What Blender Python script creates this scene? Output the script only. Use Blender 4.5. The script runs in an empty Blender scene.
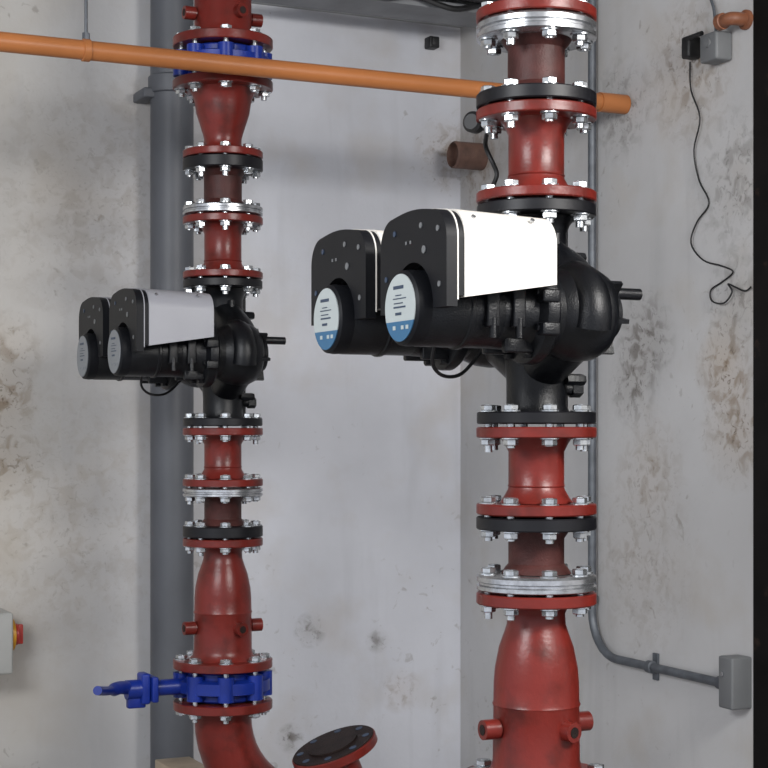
import bpy, bmesh, math, random
from mathutils import Vector, Matrix
random.seed(3)
F=1650.0; HZ=430.0; CH=1.6
YAW=math.radians(25.4); C=math.cos(YAW); S=math.sin(YAW)
XR=2.494; YB=4.68; ZC=2.89

# ------------------------------------------------------------ helpers
def on_back(px,py,off=0.0):
    a=(px-384)/F; b=(HZ-py)/F
    t=(YB-off)/(-a*S+C)
    return Vector((t*(a*C+S), YB-off, CH+b*t))
def on_right(px,py,off=0.0):
    a=(px-384)/F; b=(HZ-py)/F
    t=(XR-off)/(a*C+S)
    return Vector((XR-off, t*(-a*S+C), CH+b*t))

def nt(name):
    m=bpy.data.materials.new(name); m.use_nodes=True
    n=m.node_tree; b=n.nodes["Principled BSDF"]
    return m,n,b
def mat(name,col,rough=0.5,metal=0.0,var=0.15,scale=12.0,bump=0.0,spec=0.5,col2=None,c2=(0.5,0.7)):
    m,n,b=nt(name)
    b.inputs["Roughness"].default_value=rough
    b.inputs["Metallic"].default_value=metal
    b.inputs["Specular IOR Level"].default_value=spec
    tc=n.nodes.new("ShaderNodeTexCoord")
    no=n.nodes.new("ShaderNodeTexNoise"); no.inputs["Scale"].default_value=scale; no.inputs["Detail"].default_value=6
    n.links.new(tc.outputs["Object"],no.inputs["Vector"])
    r=n.nodes.new("ShaderNodeValToRGB")
    lo=tuple(c*(1-var) for c in col)+(1,); hi=tuple(min(1,c*(1+var)) for c in col)+(1,)
    r.color_ramp.elements[0].position=0.3; r.color_ramp.elements[0].color=lo
    r.color_ramp.elements[1].position=0.7; r.color_ramp.elements[1].color=hi
    n.links.new(no.outputs["Fac"],r.inputs["Fac"])
    out=r.outputs["Color"]
    if col2:
        n2=n.nodes.new("ShaderNodeTexNoise"); n2.inputs["Scale"].default_value=scale*2.3; n2.inputs["Detail"].default_value=8
        n.links.new(tc.outputs["Object"],n2.inputs["Vector"])
        rr=n.nodes.new("ShaderNodeMapRange"); rr.inputs["From Min"].default_value=c2[0]; rr.inputs["From Max"].default_value=c2[1]
        n.links.new(n2.outputs["Fac"],rr.inputs["Value"])
        mx=n.nodes.new("ShaderNodeMixRGB"); mx.inputs["Color2"].default_value=col2+(1,)
        n.links.new(rr.outputs["Result"],mx.inputs["Fac"]); n.links.new(out,mx.inputs["Color1"]); out=mx.outputs["Color"]
    n.links.new(out,b.inputs["Base Color"])
    if bump>0:
        bp=n.nodes.new("ShaderNodeBump"); bp.inputs["Strength"].default_value=bump; bp.inputs["Distance"].default_value=0.003
        n3=n.nodes.new("ShaderNodeTexNoise"); n3.inputs["Scale"].default_value=scale*14
        n.links.new(tc.outputs["Object"],n3.inputs["Vector"])
        n.links.new(n3.outputs["Fac"],bp.inputs["Height"]); n.links.new(bp.outputs["Normal"],b.inputs["Normal"])
    return m

RED=mat("red_oxide_paint",(0.150,0.0165,0.012),0.32,var=0.16,scale=9,col2=(0.065,0.012,0.009),c2=(0.48,0.78),bump=0.12,spec=0.36)
BROWN=mat("primer_brown_pipe",(0.052,0.015,0.013),0.5,var=0.35,scale=25,bump=0.3,spec=0.3)
BLACK=mat("black_casting",(0.004,0.0045,0.006),0.33,var=0.3,scale=30,bump=0.25,spec=0.34)
BLKFL=mat("black_flange_paint",(0.006,0.006,0.008),0.42,var=0.3,scale=20,spec=0.3)
PLAST=mat("black_plastic",(0.0055,0.006,0.008),0.5,var=0.1,spec=0.22)
SIL=mat("zinc_steel",(0.50,0.51,0.53),0.27,metal=0.9,var=0.25,scale=60)
BOLT=mat("zinc_bolt",(0.55,0.57,0.59),0.25,metal=0.9,var=0.3,scale=60)
WHITE=mat("white_cover",(0.73,0.70,0.65),0.38,var=0.02)
SHADEC=mat("shaded_cover",(0.33,0.33,0.36),0.42,var=0.03)  # left pump's copy of the cover, its shade put into the colour
LABEL=mat("label_white",(0.42,0.46,0.46),0.4,var=0.03)
GLAREL=mat("label_glare",(0.18,0.195,0.215),0.35,var=0.05)  # left pump's label, glare and dimmer light painted in as grey
LBLUE=mat("label_blue",(0.025,0.12,0.24),0.4,var=0.03)
INK=mat("label_ink",(0.03,0.05,0.09),0.5,var=0.03)
BLUE=mat("blue_valve_paint",(0.006,0.024,0.22),0.35,var=0.2,spec=0.4)
ORANGE=mat("orange_pipe_paint",(0.40,0.145,0.046),0.4,var=0.12,scale=5,spec=0.35)
GPIPE=mat("grey_plastic_pipe",(0.088,0.093,0.106),0.5,var=0.12,scale=6)
COND=mat("conduit_galv",(0.10,0.11,0.125),0.45,metal=0.3,var=0.25,scale=30)
TRAY=mat("galvanised_tray",(0.20,0.205,0.215),0.5,metal=0.2,var=0.25,scale=8)
BOXG=mat("grey_box",(0.14,0.145,0.15),0.5,var=0.08)
CABLE=mat("black_cable",(0.008,0.008,0.009),0.5,var=0.05)
RUST=mat("rusty_stub",(0.13,0.070,0.052),0.65,var=0.35,scale=30,bump=0.3)
RUSTO=mat("orange_stub_paint",(0.22,0.080,0.038),0.5,var=0.25,scale=20,bump=0.2)
DARKF=mat("dark_flange_face",(0.016,0.009,0.008),0.6,var=0.4,scale=30,bump=0.3,spec=0.25)
YEL=mat("isolator_yellow",(0.62,0.30,0.02),0.4,var=0.05)
REDK=mat("isolator_red",(0.45,0.04,0.03),0.4,var=0.05)
BOXW=mat("isolator_box",(0.42,0.42,0.40),0.5,var=0.05)
WOOD=mat("wood",(0.36,0.29,0.21),0.6,var=0.2)

class MB:
    def __init__(s,name,mats):
        s.name=name; s.bm=bmesh.new(); s.mats=mats
    def mi(s,m):
        if m not in s.mats: s.mats.append(m)
        return s.mats.index(m)
    def frame(s,o,ax):
        ax=Vector(ax).normalized()
        q=Vector((0,0,1)).rotation_difference(ax) if ax.z>-0.9999 else Matrix.Rotation(math.pi,3,'X').to_quaternion()
        return Matrix.Translation(Vector(o)) @ q.to_matrix().to_4x4()
    def lathe(s,prof,o,ax,m,seg=40,cap=True,smooth=True,rot=0.0):
        M=s.frame(o,ax); k=s.mi(m); rings=[]
        for r,z in prof:
            if r<1e-6: rings.append([s.bm.verts.new(M@Vector((0,0,z)))])
            else: rings.append([s.bm.verts.new(M@Vector((r*math.cos(rot+2*math.pi*i/seg),r*math.sin(rot+2*math.pi*i/seg),z))) for i in range(seg)])
        fs=[]
        for a,b in zip(rings,rings[1:]):
            if len(a)==1 and len(b)==1: continue
            for i in range(seg):
                j=(i+1)%seg
                if len(a)==1: vs=[a[0],b[j],b[i]]
                elif len(b)==1: vs=[a[i],a[j],b[0]]
                else: vs=[a[i],a[j],b[j],b[i]]
                fs.append(s.bm.faces.new(vs))
        if cap:
            if len(rings[0])>1: fs.append(s.bm.faces.new(list(reversed(rings[0]))))
            if len(rings[-1])>1: fs.append(s.bm.faces.new(rings[-1]))
        for f in fs: f.material_index=k; f.smooth=smooth
    def cyl(s,o,ax,r,h,m,seg=32,r2=None):
        s.lathe([(r,0),(r if r2 is None else r2,h)],o,ax,m,seg)
    def hexn(s,o,ax,r,h,m):
        s.lathe([(r*0.88,0),(r,h*0.15),(r,h*0.85),(r*0.88,h)],o,ax,m,6,rot=random.random()*1.0)
    def disc(s,o,ax,r,h,m,seg=48,ch=0.002):
        s.lathe([(r-ch,0),(r,ch),(r,h-ch),(r-ch,h)],o,ax,m,seg)
    def box(s,c,d,m,R=None,ch=0.0):
        k=s.mi(m)
        M=Matrix.Translation(Vector(c))@(R.to_4x4() if R else Matrix.Identity(4))@Matrix.Diagonal((d[0],d[1],d[2],1))
        r=bmesh.ops.create_cube(s.bm,size=1.0,matrix=M)
        es=set()
        for v in r['verts']:
            for f in v.link_faces: f.material_index=k
            for e in v.link_edges: es.add(e)
        if ch>0:
            g=bmesh.ops.bevel(s.bm,geom=list(es),offset=ch,segments=3,affect='EDGES',profile=0.5)
            for f in g['faces']: f.material_index=k; f.smooth=True
    def tube(s,pts,rad,m,seg=24,cap=True):
        pts=[Vector(p) for p in pts]; n=len(pts)
        if not isinstance(rad,(list,tuple)): rad=[rad]*n
        k=s.mi(m); rings=[]
        t0=(pts[1]-pts[0]).normalized()
        up=Vector((0,0,1)) if abs(t0.z)<0.9 else Vector((1,0,0))
        nrm=t0.cross(up).normalized(); prev=t0
        for i,p in enumerate(pts):
            if i==0: t=t0
            elif i==n-1: t=(pts[-1]-pts[-2]).normalized()
            else: t=((pts[i+1]-p).normalized()+(p-pts[i-1]).normalized()).normalized()
            nrm=prev.rotation_difference(t)@nrm; prev=t
            bn=t.cross(nrm)
            rings.append([s.bm.verts.new(p+rad[i]*(nrm*math.cos(2*math.pi*j/seg)+bn*math.sin(2*math.pi*j/seg))) for j in range(seg)])
        fs=[]
        for a,b in zip(rings,rings[1:]):
            for i in range(seg):
                j=(i+1)%seg; fs.append(s.bm.faces.new([a[i],a[j],b[j],b[i]]))
        if cap:
            fs.append(s.bm.faces.new(list(reversed(rings[0])))); fs.append(s.bm.faces.new(rings[-1]))
        for f in fs: f.material_index=k; f.smooth=True
    def extrude(s,poly,x0,x1,m,o,mface=None):
        k=s.mi(m); o=Vector(o)
        A=[s.bm.verts.new(o+Vector((x0,y,z))) for y,z in poly]
        B=[s.bm.verts.new(o+Vector((x1,y,z))) for y,z in poly]
        n=len(poly); fs=[]
        for i in range(n):
            j=(i+1)%n; fs.append(s.bm.faces.new([A[i],A[j],B[j],B[i]]))
        fs.append(s.bm.faces.new(list(reversed(A)))); fs.append(s.bm.faces.new(B))
        for f in fs: f.material_index=k; f.smooth=True
    def done(s,angle=35):
        bmesh.ops.recalc_face_normals(s.bm,faces=s.bm.faces[:])
        me=bpy.data.meshes.new(s.name); s.bm.to_mesh(me); s.bm.free()
        for m in s.mats: me.materials.append(m)
        me.set_sharp_from_angle(angle=math.radians(angle))
        ob=bpy.data.objects.new(s.name,me); bpy.context.collection.objects.link(ob)
        return ob
def smooth_path(pts,n=8):
    P=[Vector(p) for p in pts]; out=[]
    for i in range(len(P)-1):
        p0=P[max(i-1,0)];p1=P[i];p2=P[i+1];p3=P[min(i+2,len(P)-1)]
        for j in range(n):
            t=j/n
            out.append(0.5*((2*p1)+(p2-p0)*t+(2*p0-5*p1+4*p2-p3)*t*t+(-p0+3*p1-3*p2+p3)*t**3))
    out.append(P[-1]); return out

# ------------------------------------------------------------ room
def wall_mat(name,base,spots,warm=(0.36,0.29,0.20),grad=None):
    m,n,b=nt(name); L=n.links
    b.inputs["Roughness"].default_value=0.7
    g=n.nodes.new("ShaderNodeNewGeometry")
    def noise(sc,det=6,dist=0.0,vec=None):
        x=n.nodes.new("ShaderNodeTexNoise"); x.inputs["Scale"].default_value=sc; x.inputs["Detail"].default_value=det; x.inputs["Distortion"].default_value=dist
        L.new(vec if vec else g.outputs["Position"],x.inputs["Vector"]); return x.outputs["Fac"]
    def mr(v,a,bb,c=0.0,d=1.0):
        x=n.nodes.new("ShaderNodeMapRange"); x.inputs["From Min"].default_value=a; x.inputs["From Max"].default_value=bb
        x.inputs["To Min"].default_value=c; x.inputs["To Max"].default_value=d; L.new(v,x.inputs["Value"]); return x.outputs["Result"]
    def mix(f,c1,c2,bl='MIX'):
        x=n.nodes.new("ShaderNodeMixRGB"); x.blend_type=bl
        for s_,v in (("Fac",f),("Color1",c1),("Color2",c2)):
            if isinstance(v,(tuple,float,int)): x.inputs[s_].default_value=(v+(1,) if isinstance(v,tuple) else v)
            else: L.new(v,x.inputs[s_])
        return x.outputs["Color"]
    def mul(a,c):
        x=n.nodes.new("ShaderNodeMath"); x.operation='MULTIPLY'
        L.new(a,x.inputs[0])
        if isinstance(c,float): x.inputs[1].default_value=c
        else: L.new(c,x.inputs[1])
        return x.outputs[0]
    dark=tuple(c*0.86 for c in base)
    col=mix(mr(noise(1.9,6),0.38,0.62),dark,base)
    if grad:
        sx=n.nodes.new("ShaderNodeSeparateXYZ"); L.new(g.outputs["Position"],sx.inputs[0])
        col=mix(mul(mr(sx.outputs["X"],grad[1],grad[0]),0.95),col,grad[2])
    col=mix(mul(mr(noise(5,8),0.50,0.70),0.22),col,warm)
    mp=n.nodes.new("ShaderNodeMapping"); mp.inputs["Scale"].default_value=(9,9,1.1); L.new(g.outputs["Position"],mp.inputs["Vector"])
    col=mix(mul(mr(noise(1.4,6,0.3,mp.outputs[0]),0.55,0.75),0.22),col,tuple(c*0.55 for c in base))
    col=mix(mul(mul(mr(noise(30,5,0.8),0.64,0.72),mr(noise(2.6,3),0.48,0.6)),0.4),col,(0.16,0.13,0.10))
    st=mr(noise(24,8,0.6),0.48,0.62)
    st2=mr(noise(60,4,1.2),0.58,0.68)
    for (p,rad,amt,colr) in spots:
        d=n.nodes.new("ShaderNodeVectorMath"); d.operation='DISTANCE'; L.new(g.outputs["Position"],d.inputs[0]); d.inputs[1].default_value=p
        f=mr(d.outputs["Value"],rad,rad*0.1)
        col=mix(mul(f,amt*0.35),col,tuple(min(1,c*2.0) for c in colr))
        col=mix(mul(mul(f,st),amt),col,colr)
        col=mix(mul(mul(f,st2),amt*0.9),col,tuple(c*0.5 for c in colr))
    L.new(col,b.inputs["Base Color"])
    bp=n.nodes.new("ShaderNodeBump"); bp.inputs["Strength"].default_value=0.25; bp.inputs["Distance"].default_value=0.006
    L.new(mix(0.5,noise(7,4),noise(60,5)),bp.inputs["Height"]); L.new(bp.outputs["Normal"],b.inputs["Normal"])
    return m
bb=(0.20,0.14,0.085); dk=(0.11,0.095,0.08)
spB=[(on_back(2,400),0.12,0.75,bb),(on_back(6,460),0.12,0.6,bb),(on_back(10,350),0.12,0.5,bb),(on_back(60,520),0.5,0.25,(0.28,0.21,0.13)),(on_back(100,200),0.5,0.25,bb),
     (on_back(310,630),0.06,0.75,dk),(on_back(400,690),0.08,0.5,bb),(on_back(290,738),0.05,0.8,dk),(on_back(450,155),0.14,0.6,bb),(on_back(377,640),0.045,.6,dk)]
spR=[(on_right(645,340),0.15,0.8,dk),(on_right(632,385),0.12,0.75,dk),(on_right(725,365),0.13,0.85,bb),(on_right(738,430),0.16,0.75,bb),(on_right(735,300),0.14,0.55,dk),
     (on_right(690,70),0.22,0.6,bb),(on_right(480,160),0.2,0.6,bb),(on_right(640,560),0.3,0.3,bb),(on_right(740,180),0.22,0.5,dk),(on_right(620,110),0.16,0.6,dk),(on_right(650,470),0.18,.35,bb)]
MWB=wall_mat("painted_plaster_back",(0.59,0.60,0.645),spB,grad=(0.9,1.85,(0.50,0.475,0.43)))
MWR=wall_mat("painted_block_right",(0.52,0.515,0.515),spR)
MFL=mat("concrete_floor",(0.24,0.23,0.22),0.8,var=0.25,scale=4,bump=0.3)
MCE=mat("ceiling_plaster",(0.40,0.40,0.40),0.8,var=0.2,scale=6,bump=0.3)
def slab(name,lo,hi,m):
    b=MB(name,[m]); lo=Vector(lo); hi=Vector(hi)
    b.box((lo+hi)/2,hi-lo,m); return b.done()
slab("wall_back",(-2.2,YB,0),(XR+0.15,YB+0.15,ZC),MWB)
yd=on_right(753,400).y
slab("wall_right",(XR,yd,0),(XR+0.15,YB,ZC),MWR)
slab("wall_right_front",(XR,-1.2,0),(XR+0.15,yd-1.3,ZC),MWR)
slab("floor",(-2.2,-1.2,-0.1),(XR+0.15,YB+0.15,0),MFL)
slab("ceiling",(-2.2,-1.2,ZC),(XR+0.15,YB+0.15,ZC+0.1),MCE)
DOORM=mat("black_door_paint",(0.005,0.004,0.004),0.7,var=0.4,scale=8,col2=(0.05,0.03,0.02),c2=(0.62,0.8),spec=0.15)
b=MB("door_1",[DOORM])
b.box((XR+0.06,yd-0.651,ZC/2),(0.08,1.298,ZC),DOORM)
b.box((XR+0.01,yd-0.03,ZC/2),(0.02,0.058,ZC),DOORM)
b.box((XR+0.01,yd-1.27,ZC/2),(0.02,0.058,ZC),DOORM)
b.box((XR+0.015,yd-0.65,1.05),(0.02,1.1,0.08),DOORM)
b.cyl((XR+0.02,yd-1.15,1.05),(-1,0,0),0.012,0.06,SIL)
b.box((XR-0.045,yd-1.10,1.05),(0.014,0.13,0.02),SIL)
b.done()

# ------------------------------------------------------------ risers
RX=1.408; RY=2.374; LY=3.906
def bolts(b,cx,cy,z0,z1,rc,n=8,r=0.0125,ext=0.005):
    off=math.pi/n+0.12
    for i in range(n):
        a=off+2*math.pi*i/n
        x=cx+rc*math.cos(a); y=cy+rc*math.sin(a)
        e=ext*random.uniform(0.2,2.4)
        b.cyl((x,y,z0-0.012-e),(0,0,1),0.007,(z1-z0)+0.024+e,BOLT,12)
        b.cyl((x,y,z1),(0,0,1),r*1.25,0.002,BOLT,20)
        b.hexn((x,y,z1+0.002),(0,0,1),r,0.0095,BOLT)
        b.cyl((x,y,z0-0.002),(0,0,1),r*1.25,0.002,BOLT,20)
        b.hexn((x,y,z0-0.0125),(0,0,1),r,0.0105,BOLT)
def fl(b,cx,cy,z0,z1,m,r=0.1):
    z0+=CH; z1+=CH
    if m is SIL:
        h=z1-z0
        b.lathe([(r-.003,0),(r,.002),(r,h*.30),(r-.004,h*.38),(r-.004,h*.50),(r,h*.58),(r,h*.86),(r-.004,h)],(cx,cy,z0),(0,0,1),m,56)
    else: b.disc((cx,cy,z0),(0,0,1),r,z1-z0,m)
def pipe(b,cx,cy,prof,m):
    b.lathe([(r,CH+z) for r,z in prof],(cx,cy,0),(0,0,1),m,48)
def weldneck(z0,z1,r=0.0465):
    return [(r+0.016,z0),(r+0.009,z0+0.008),(r+0.001,z0+0.022),(r,z0+0.026),(r+0.0015,z0+0.028),(r,z0+0.031),(r,z1-0.024),(r+0.007,z1-0.010),(r+0.014,z1)]
def riser(name,cx,cy,rings):
    b=MB(name,[RED])
    m1,m2,m3,m4=rings
    fl(b,cx,cy,.679,.697,RED); fl(b,cx,cy,.648,.676,m1)
    pipe(b,cx,cy,[(.060,.555),(.055,.565),(.0475,.575),(.0475,.632),(.055,.642),(.062,.652)],BROWN)
    fl(b,cx,cy,.536,.558,m2); fl(b,cx,cy,.514,.532,RED)
    pipe(b,cx,cy,weldneck(.394,.515),RED)
    fl(b,cx,cy,.378,.395,RED)
    bolts(b,cx,cy,CH+.648,CH+.697,.082); bolts(b,cx,cy,CH+.514,CH+.558,.082); bolts(b,cx,cy,CH+.354,CH+.395,.082)
    fl(b,cx,cy,-.013,.005,RED); bolts(b,cx,cy,CH-.013,CH+.03,.082)
    pipe(b,cx,cy,weldneck(-.121,-.012),RED)
    fl(b,cx,cy,-.140,-.122,RED); fl(b,cx,cy,-.165,-.144,m3)
    bolts(b,cx,cy,CH-.165,CH-.122,.082)
    pipe(b,cx,cy,[(.058,-.238),(.052,-.228),(.0465,-.222),(.0465,-.18),(.052,-.172),(.058,-.164)],BROWN)
    fl(b,cx,cy,-.266,-.239,m4); fl(b,cx,cy,-.289,-.270,RED)
    bolts(b,cx,cy,CH-.289,CH-.239,.082)
    pipe(b,cx,cy,[(.085,-.572),(.076,-.562),(.0725,-.548),(.0715,-.46),(.0735,-.455),(.0715,-.450),(.071,-.42),(.069,-.395),(.062,-.360),(.053,-.335),(.049,-.322),(.048,-.305),(.052,-.296),(.060,-.288)],RED)
    pipe(b,cx,cy,[(.060,.697),(.050,.705),(.047,.715),(.047,.728),(.050,.74),(.058,.765),(.066,.79),(.070,.815),(.0735,.83),(.08,.843),(.086,.852)],RED)
    for z in (-.492,1.035):
        for d in ((-1,0,0),(1,0,0),(.25,-1,0)):
            o=Vector((cx,cy,CH+z)); D=Vector(d).normalized()
            L_=.104 if d[1]==0 else .090
            b.cyl(o,D,.0125,L_-.004,RED,20); b.cyl(o+D*(L_-.03),D,.0165,.028,RED,20)
            b.cyl(o+D*(L_-.003),D,.009,.002,DARKF,16)
    fl(b,cx,cy,-.594,-.572,RED,.124); fl(b,cx,cy,-.697,-.675,RED,.124)
    bolts(b,cx,cy,CH-.697,CH-.572,.103,r=.0145)
    fl(b,cx,cy,.850,.872,RED,.125); fl(b,cx,cy,.955,.978,RED,.125)
    bolts(b,cx,cy,CH+.850,CH+.978,.103,r=.0145)
    pipe(b,cx,cy,[(.085,.978),(.076,.99),(.0715,1.005),(.071,ZC-CH)],RED)
    zt=CH-.697
    if cy>3:
        R=.25; pts=[(cx,cy,zt),(cx,cy,zt-.02)]
        for i in range(1,13):
            a=math.pi/2*i/12; pts.append((cx+R*(1-math.cos(a)),cy,zt-.02-R*math.sin(a)))
        R2=.18; x1=cx+.42; z1=zt-.02-R
        for i in range(0,11):
            a=math.pi/2*i/10; pts.append((x1+R2*math.sin(a),cy,z1-R2*(1-math.cos(a))))
        pts.append((x1+R2,cy,.02))
        b.tube(pts,[.080]+[.0715]*(len(pts)-1),RED,40)
        b.disc((x1+R2,cy,0),(0,0,1),.125,.022,RED)
    else:
        b.lathe([(.071,.02),(.071,zt-.02),(.082,zt)],(cx,cy,0),(0,0,1),RED,48)
        b.disc((cx,cy,0),(0,0,1),.125,.022,RED)
    return b.done()
riser("flanged_pipe_riser",RX,RY,(SIL,BLKFL,BLKFL,SIL))
riser("flanged_pipe_riser",RX,LY,(BLKFL,SIL,SIL,BLKFL))

def valve(rot=0.0,h=.073):
    b=MB("butterfly_valve",[BLUE]); z0=-h/2; z1=h/2; zc=0; cx=cy=0
    b.disc((cx,cy,z0),(0,0,1),.090,z1-z0,BLUE,ch=.004)
    for i in range(8):
        a=math.pi/8+0.12+2*math.pi*i/8-rot
        b.cyl((cx+.103*math.cos(a),cy+.103*math.sin(a),z0+.006),(0,0,1),.021,z1-z0-.012,BLUE,20)
    b.lathe([(.1,0),(.118,.006),(.118,.034),(.1,.040)],(cx,cy,zc-.020),(0,0,1),BLUE,48)
    b.cyl((cx-.09,cy,zc),(-1,0,0),.020,.09,BLUE,20)
    b.box((cx-.185,cy,zc),(.016,.07,.062),BLUE,ch=.004)
    b.box((cx-.205,cy,zc+.002),(.022,.05,.075),BLUE,ch=.006)
    b.cyl((cx-.215,cy,zc),(-1,0,0),.024,.035,BLUE,20)
    pts=smooth_path([(cx-.235,cy,zc+.003),(cx-.27,cy-.02,zc+.010),(cx-.30,cy-.05,zc+.010),(cx-.33,cy-.09,zc+.016),(cx-.36,cy-.14,zc+.026)],4)
    b.tube(pts,[.016]*8+[.011]*(len(pts)-8),BLUE,16)
    b.box((cx-.225,cy,zc-.03),(.045,.022,.03),BLUE,ch=.004)
    return b.done()
def place_valve(x,y,z0,z1,rot=0.0):
    o=valve(rot,z1-z0); o.location=(x,y,CH+(z0+z1)/2); o.rotation_euler=(0,0,rot)
place_valve(RX,LY,-.671,-.598)
place_valve(RX,RY,-.671,-.598)
place_valve(RX,LY,.876,.951,math.radians(-115))
place_valve(RX,RY,.876,.951,math.radians(-115))

# ------------------------------------------------------------ twin-head pumps
def pump(cx,cy,cover,label,lb2):
    b=MB("twin_head_circulator_pump",[BLACK]); zc=CH+.184
    O=Vector((cx,cy,zc))
    b.disc((cx,cy,CH+.354),(0,0,1),.099,.020,BLKFL); b.disc((cx,cy,CH+.010),(0,0,1),.099,.020,BLKFL)
    for sg in (1,-1):
        zf=.168*sg
        b.tube([O+Vector((0,0,zf)),O+Vector((0,0,zf*.93)),O+Vector((0,0,zf*.84)),O+Vector((0,0,zf*.62)),O+Vector((0,0,zf*.2))],[.066,.056,.050,.050,.055],BLACK,32)
        k_=.62 if sg>0 else .50
        for ls in (1,-1):
            pts=smooth_path([O+Vector((0,ls*.01,zf*k_)),O+Vector((0,ls*.045,zf*(k_-.13))),O+Vector((.0,ls*.09,zf*(k_-.30))),O+Vector((.0,ls*.12,zf*.10))],5)
            n=len(pts); b.tube(pts,[.040+.014*i/(n-1) for i in range(n)],BLACK,28)
        if sg>0:
            b.box(O+Vector((.0,0,zf*.62)),(.010,.14,.07),BLACK,ch=.003)
        b.box(O+Vector((.03,0,zf*.64)),(.06,.010,.10),BLACK,ch=.003)
        for ls in (1,-1): b.hexn(O+Vector((.03,ls*.045,zf*.60)),(1,0,0),.010,.035,BLACK)
    b.tube([O+Vector((0,-.12,0)),O+Vector((0,0,0)),O+Vector((0,.12,0))],[.055,.05,.055],BLACK,28)
    b.cyl(O+Vector((0,0,-.115)),(1,0,0),.011,.085,BLACK,16); b.cyl(O+Vector((.065,0,-.115)),(1,0,0),.0145,.02,BLACK,6)
    for ls in (-1,1):
        Q=O+Vector((0,ls*.14,0))
        b.lathe([(.058,-.17),(.060,-.13),(.064,-.115),(.080,-.108),(.082,-.104),(.082,-.090),(.078,-.085),(.062,-.080),(.060,-.064),(.066,-.054),(.073,-.035),(.076,-.010),(.074,.012),(.066,.028),(.054,.036),(.042,.039),(.040,.052),(.024,.058),(0,.060)],Q,(1,0,0),BLACK,48)
        pts=[];rad=[]
        for i in range(22):
            a=math.radians(-70+ i*13)
            rr=.050+.010*i/21
            pts.append(Q+Vector((-.018,ls*-1*rr*math.cos(a),rr*math.sin(a)))); rad.append(.022+.010*i/21)
        b.tube(pts,rad,BLACK,18)
        b.cyl(Q+Vector((.02,0,.035)),(1,0,0),.0095,.090,BLACK,16); b.cyl(Q+Vector((.03,0,.035)),(1,0,0),.015,.025,BLACK,6)
        for i in range(6):
            a=i*math.pi/3+.3
            R=Matrix.Rotation(-a,3,'X')
            b.box(Q+R@Vector((.025,0,.048)),(.045,.007,.036),BLACK,R)
        for i in range(8):
            a=math.pi/8+i*math.pi/4
            p=Q+Vector((-.112,.072*math.cos(a),.072*math.sin(a)))
            b.hexn(p+Vector((.003,0,0)),(-1,0,0),.007,.014,BLACK)
        b.lathe([(.054,-.300),(.058,-.292),(.058,-.23),(.061,-.228),(.061,-.222),(.058,-.22),(.058,-.165),(.054,-.155)],Q,(1,0,0),BLACK,40)
        for yy in (-.032,.032):
            b.box(Q+Vector((-.135,yy,-.050)),(.05,.014,.03),BLACK,ch=.003)
        for xx in (-.195,-.150):
            b.box(Q+Vector((xx,-.058,.0)),(.022,.016,.058),BLACK,ch=.003)
            b.box(Q+Vector((xx,.058,.0)),(.022,.016,.058),BLACK,ch=.003)
            b.cyl(Q+Vector((xx,-.062,-.045)),(0,0,1),.006,.03,BLACK,10)
        b.box(Q+Vector((-.20,0,.075)),(.14,.15,.06),BLACK,ch=.004)
        for zz in (-.03,.02):
            b.box(Q+Vector((-.105,-.074,zz)),(.03,.022,.02),BLACK,ch=.003)
        b.lathe([(.057,.0),(.058,-.014),(.0565,-.024),(.052,-.0275),(0,-.0275)],Q+Vector((-.292,0,0)),(1,0,0),PLAST,48)
        k=Q+Vector((-.3196,0,0)); R0=.0510
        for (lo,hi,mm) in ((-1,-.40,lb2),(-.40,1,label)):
            pts=[]
            a0=math.asin(lo); a1=math.asin(hi)
            for i in range(25):
                a=a0+(a1-a0)*i/24; pts.append((R0*math.cos(a),R0*math.sin(a)))
            pts+= [(-y,z) for y,z in reversed(pts)]
            q=[]
            for p_ in pts:
                if not q or (abs(p_[0]-q[-1][0])+abs(p_[1]-q[-1][1]))>1e-5: q.append(p_)
            if abs(q[0][0]-q[-1][0])+abs(q[0][1]-q[-1][1])<1e-5: q.pop()
            b.extrude(q,-.0016,0,mm,k)
        for zz,w,h in ((.031,.034,.005),(.019,.020,.0015),(.014,.044,.0015),(.007,.030,.0015),(.001,.040,.0025),(-.009,.020,.004)):
            b.box(k+Vector((-.0018,.004 if w<.04 else 0,zz)),(.001,w,h),INK)
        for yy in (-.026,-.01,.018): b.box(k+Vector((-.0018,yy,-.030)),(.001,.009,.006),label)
        def arch(ow,top,bot,ir,rc=.045):
            P=[]
            P.append((-ow,bot))
            for i in range(9):
                a=math.pi-(math.pi/2)*i/8
                P.append((-ow+rc+rc*math.cos(a),top-rc+rc*math.sin(a)))
            for i in range(1,8):
                t=i/8; P.append(((-ow+rc)*(1-t)+(ow-rc)*t, top+.006*math.sin(math.pi*t)))
            for i in range(9):
                a=math.pi/2-(math.pi/2)*i/8
                P.append((ow-rc+rc*math.cos(a),top-rc+rc*math.sin(a)))
            P.append((ow,bot))
            ia=math.asin(max(-.95,min(.95,bot/ir)))
            for i in range(21):
                a=ia+(math.pi-2*ia)*i/20; P.append((ir*math.cos(a),ir*math.sin(a)))
            return P
        b.extrude(arch(.112,.142,-.004,.069),-.300,-.282,PLAST,Q)
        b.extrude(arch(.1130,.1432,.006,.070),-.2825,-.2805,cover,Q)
        b.extrude(arch(.111,.141,.012,.067),-.2808,-.270,PLAST,Q)
        n0=arch(.1135,.1435,.010,.070); n1=arch(.1095,.138,.034,.070)
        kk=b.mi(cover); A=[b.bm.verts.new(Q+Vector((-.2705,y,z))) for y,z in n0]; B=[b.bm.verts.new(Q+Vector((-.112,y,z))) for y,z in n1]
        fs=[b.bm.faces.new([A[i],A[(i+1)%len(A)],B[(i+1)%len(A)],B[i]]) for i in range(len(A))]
        fs.append(b.bm.faces.new(list(reversed(A)))); fs.append(b.bm.faces.new(B))
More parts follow.
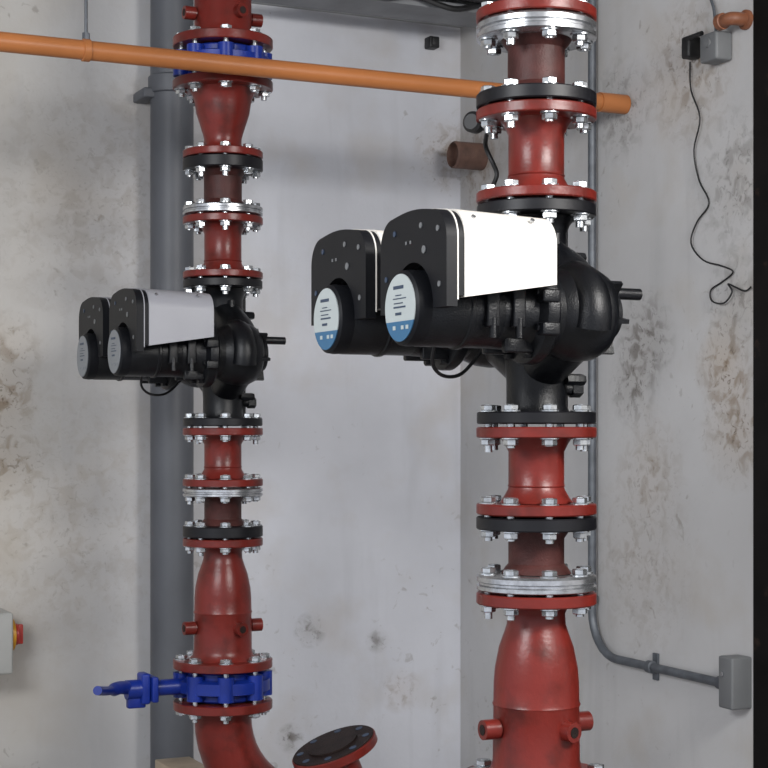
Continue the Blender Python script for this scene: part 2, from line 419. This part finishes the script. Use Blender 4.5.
        for f in fs: f.material_index=kk; f.smooth=True
        for xx in (-.25,-.15):
            b.cyl(Q+Vector((xx,-.1,.128)),(0,-.75,.66),.0035,.0035,SIL,12)
        for yy,zz in ((.06,.118),(-.03,.122),(-.085,.112),(-.09,.03),(.09,.05)):
            b.cyl(Q+Vector((-.300,yy,zz)),(-1,0,0),.0045,.0015,BOXG if yy<0 else INK,12)
        b.cyl(Q+Vector((-.300,-.04,.085)),(-1,0,0),.006,.0015,BOXG,16)
        for yy in (.02,.005): b.box(Q+Vector((-.3005,yy,.100)),(.001,.005,.005),BOXG)
    pts=smooth_path([O+Vector((-.24,-.10,-.045)),O+Vector((-.235,-.08,-.080)),O+Vector((-.20,-.05,-.098)),O+Vector((-.15,-.02,-.092)),O+Vector((-.10,0,-.05))],6)
    b.tube(pts,.003,CABLE,10)
    return b.done()
pump(RX,RY,WHITE,LABEL,LBLUE)
pump(RX,LY,SHADEC,GLAREL,GLAREL)

# ------------------------------------------------------------ orange pipe
def x_on_line(px,yl):
    a=(px-384)/F; t=yl/(-a*S+C); return t*(a*C+S)
b=MB("orange_pipe",[ORANGE]); yo=LY-.172; zo=CH+.876
b.tube([(-2.2,yo,zo),(-.5,yo,zo),(1,yo,zo),(XR-.001,yo,zo)],.0225,ORANGE,32)
b.cyl((XR-.085,yo,zo),(1,0,0),.026,.084,ORANGE,32)
hx=x_on_line(86,yo)
b.cyl((hx,yo,zo+.025),(0,0,1),.004,ZC-zo-.025,COND,10)
b.lathe([(.0235,-.009),(.026,-.008),(.026,.008),(.0235,.009)],(hx,yo,zo),(1,0,0),ORANGE,32)
b.cyl((hx,yo,zo+.02),(0,0,1),.009,.02,COND,6)
b.done()

# ------------------------------------------------------------ grey soil pipe
b=MB("grey_drain_pipe",[GPIPE]); xg=x_on_line(172,YB-.09)
b.lathe([(.0625,0),(.0625,ZC)],(xg,YB-.09,0),(0,0,1),GPIPE,48)
zj=on_back(170,85,.09).z
b.lathe([(.063,0),(.069,.004),(.069,.05),(.063,.055)],(xg,YB-.09,zj-.03),(0,0,1),GPIPE,48)
b.box((xg-.07,YB-.055,zj-.03),(.04,.11,.028),GPIPE,ch=.004)
b.box((xg+.07,YB-.055,zj-.03),(.04,.11,.028),GPIPE,ch=.004)
b.done()

# ------------------------------------------------------------ conduit on right wall
b=MB("electrical_conduit",[COND])
p0=on_right(592,400,.02); zb=on_right(700,678,.02).z; y0=p0.y; ye=on_right(727,686,.02).y
xx=XR-.02; r=.12
pts=[(xx,y0,ZC),(xx,y0,2.2),(xx,y0,zb+r)]
for i in range(1,9):
    a=math.pi/2*i/8; pts.append((xx,y0-r*(1-math.cos(a)),zb+r-r*math.sin(a)))
pts.append((xx,ye,zb))
b.tube(pts,.0115,COND,16)
for (c,ax) in (((xx,y0,zb+.15),(0,0,1)),((xx,y0,zb+1.0),(0,0,1)),((xx,(y0+ye)/2+.02,zb),(0,1,0)),((xx,ye+.02,zb),(0,1,0))):
    b.lathe([(.0115,-.012),(.0165,-.010),(.0165,.010),(.0115,.012)],c,ax,COND,20)
b.box((XR-.004,(y0+ye)/2+.02,zb),(.006,.022,.07),COND)
b.done()
b=MB("junction_box",[BOXG])
zj2=on_right(739,683,.03).z; b.box((XR-.029,yd+.031,zj2),(.06,.055,.125),BOXG,ch=.005)
b.cyl((XR-.058,yd+.04,zj2+.02),(-1,0,0),.006,.004,SIL,10)
b.done()

b=MB("power_adapter_and_box",[BOXG])
c=on_right(716,48,.025); b.box(c,(.05,.068,.070),BOXG,ch=.006)
b.cyl(c+Vector((-.024,0,.01)),(-1,0,0),.012,.006,BOXG,20)
c2=on_right(691,48,.02); b.box(c2,(.04,.032,.055),CABLE,ch=.006)
b.cyl(c2+Vector((-.018,-.01,.02)),(0,-1,0),.006,.06,CABLE,12)
b.tube(smooth_path([on_right(716,32,.02),on_right(714,10,.012),on_right(710,-5,.012),on_right(710,-20,.012)],5),.004,COND,10)
b.done()
b=MB("hanging_cable",[CABLE])
pp=[(690,62),(691,90),(700,118),(694,150),(699,180),(709,203),(697,222),(691,243),(703,260),(722,266),(733,272),(722,282),(711,290),(712,301),(724,303),(732,292),(728,284),(735,287),(745,291),(751,287)]
b.tube(smooth_path([on_right(x,y,.008+.004*math.sin(i)) for i,(x,y) in enumerate(pp)],5),.0022,CABLE,8)
b.done()

b=MB("cut_pipe_stub",[RUST])
c=on_right(482,157,0); b.lathe([(.038,-.0),(.042,0.0),(.042,.10),(.038,.105),(.034,.08),(0,.08)],c,(-1,0,0),RUST,32); b.done()
b=MB("cut_pipe_stub",[RUSTO])
c=on_right(747,20,0); b.tube(smooth_path([c+Vector((0,0,0)),c+Vector((-.03,0,0)),c+Vector((-.045,.01,-.0)),c+Vector((-.045,.045,-.002))],4),.016,RUSTO,20)
b.lathe([(.016,0),(.020,.002),(.020,.018),(.016,.02)],c+Vector((-.045,.030,0)),(0,1,0),RUSTO,24)
b.lathe([(.018,0),(.024,.0),(.024,.008),(.018,.01)],c,(-1,0,0),RUSTO,24); b.done()

# black sensor cable and plug clipped behind the right riser flange
b=MB("sensor_cable",[CABLE])
yc=RY+.120
b.tube(smooth_path([(RX-.050,RY+.075,CH+.51),(RX-.030,yc,CH+.490),(RX-.015,yc,CH+.46),(RX-.008,yc,CH+.44),(RX-.020,yc,CH+.41),(RX-.016,yc,CH+.385)],6),.004,CABLE,10)
b.lathe([(.012,0),(.018,.004),(.018,.020),(.013,.024)],(RX-.068,RY+.078,CH+.518),(-.8,-.5,0),CABLE,24)
b.box((RX-.06,RY+.076,CH+.514),(.03,.016,.014),CABLE,ch=.003)
b.done()

# ceiling services
b=MB("cable_tray",[TRAY])
yt=YB-.26
x0t=1.66
b.box(((x0t+2.45)/2,yt,ZC-.040),(2.45-x0t,.16,.006),TRAY)
for q in (-.08,.08): b.box(((x0t+2.45)/2,yt+q,ZC-.032),(2.45-x0t,.005,.022),TRAY)
for x in (1.7,2.0,2.4): b.cyl((x,yt,ZC-.040),(0,0,1),.005,.040,COND,8)
for i in range(3): b.tube(smooth_path([(x0t+.02,yt-.05+i*.035,ZC-.028),(1.9,yt-.045+i*.03,ZC-.025),(2.15,yt-.05+i*.035,ZC-.028),(2.42,yt-.045+i*.035,ZC-.028)],5),.008,CABLE,8)
b.tube(smooth_path([(1.95,yt-.10,ZC-.008),(2.05,yt-.11,ZC-.035),(2.15,yt-.10,ZC-.02),(2.27,yt-.12,ZC-.05),(2.38,yt-.10,ZC-.02),(2.47,yt-.12,ZC-.03)],6),.009,CABLE,8)
b.tube(smooth_path([(1.90,yt-.13,ZC-.012),(2.10,yt-.14,ZC-.022),(2.25,yt-.13,ZC-.014),(2.47,yt-.15,ZC-.022)],6),.011,CABLE,8)
b.done()
b=MB("black_junction_box",[CABLE]); c=on_back(432,43,.02); b.box(c,(.035,.04,.036),CABLE,ch=.004); b.box(c+Vector((0,-.022,0)),(.024,.01,.026),CABLE,ch=.003); b.done()  # small black junction box on the back wall

# isolator switch
b=MB("rotary_isolator_switch",[BOXW])
xk=x_on_line(8,YB-.07); cz=on_back(-18,642,.07).z
b.box((xk-.10,YB-.07,cz),(.2,.14,.17),BOXW,ch=.008)
kz=on_back(12,634,.07).z
b.disc((xk,YB-.08,kz),(1,0,0),.045,.012,YEL)
b.disc((xk+.012,YB-.08,kz),(1,0,0),.030,.012,REDK)
b.box((xk+.030,YB-.08,kz),(.018,.014,.055),REDK,ch=.003)
b.cyl((xk-.1,YB-.05,cz-.085),(0,0,-1),.011,cz-.085,COND,16)
b.done()

# open flanged pipe standing near the elbow
b=MB("flanged_pipe_stand",[RED])
cX=(333-384)/F*4.0
W=Vector((cX*C+4.0*S, -cX*S+4.0*C, CH-(745-HZ)/F*4.0))
nc=Vector((-.33,-.16,.93)); nw=Vector((nc.x*C+nc.y*S,-nc.x*S+nc.y*C,nc.z)).normalized()
b.disc(W-nw*.024,nw,.107,.022,RED); b.disc(W-nw*.003,nw,.104,.004,DARKF)
b.lathe([(.055,0),(.062,.002),(.062,.006),(.05,.006)],W,nw,DARKF,32)
for i in range(8):
    a=i*math.pi/4+.2; M=b.frame(W,nw); p=M@Vector((.085*math.cos(a),.085*math.sin(a),.001)); b.cyl(p,nw,.009,.0012,INK,14)
e=W-nw*.12
pts=smooth_path([W-nw*.02,e,Vector((e.x+.03,e.y,e.z-.10)),Vector((e.x+.035,e.y,e.z-.25)),Vector((e.x+.035,e.y,.01))],6)
b.tube(pts,.047,RED,32); b.disc((e.x+.035,e.y,0),(0,0,1),.10,.02,RED)
b.done()

# small wooden trestle whose top just enters the frame
b=MB("wooden_trestle",[WOOD])
ty=4.24; tz=CH-(770-HZ)/F*(ty*C+1.25*S); tx=x_on_line(184,ty)
b.box((tx,ty,tz-.02),(.10,.20,.04),WOOD,ch=.003)
for q in (-.08,.08):
    b.box((tx,ty+q,(tz-.04)/2),(.05,.04,tz-.04),WOOD)
b.box((tx,ty,.3),(.03,.16,.05),WOOD)
b.done()

# ------------------------------------------------------------ lights
def area(name,loc,tgt,sx,sy,pw,col=(1,1,1)):
    l=bpy.data.lights.new(name,'AREA'); l.shape='RECTANGLE'; l.size=sx; l.size_y=sy; l.energy=pw; l.color=col
    o=bpy.data.objects.new(name,l); bpy.context.collection.objects.link(o); o.location=loc
    o.rotation_euler=(Vector(tgt)-Vector(loc)).to_track_quat('-Z','Y').to_euler(); return o
area("ceiling_light_main",(1.9,0.3,2.7),(1.7,4.2,0.8),1.1,0.45,72,(1.0,.98,.95))
area("ceiling_light_side",(-0.9,1.6,2.6),(1.2,4.2,1.2),1.3,0.7,56,(.96,.98,1.0))
w=bpy.data.worlds.new("world"); bpy.context.scene.world=w; w.use_nodes=True
w.node_tree.nodes["Background"].inputs[0].default_value=(.87,.91,1.0,1); w.node_tree.nodes["Background"].inputs[1].default_value=0.85

cam=bpy.data.cameras.new("camera"); co=bpy.data.objects.new("camera",cam); bpy.context.collection.objects.link(co)
co.location=(0,0,CH); co.rotation_euler=(math.pi/2,0,-YAW)
cam.sensor_width=36; cam.lens=36*F/768; cam.shift_y=(HZ-384)/768; cam.clip_start=0.05
bpy.context.scene.camera=co
bpy.context.scene.view_settings.view_transform='Standard'
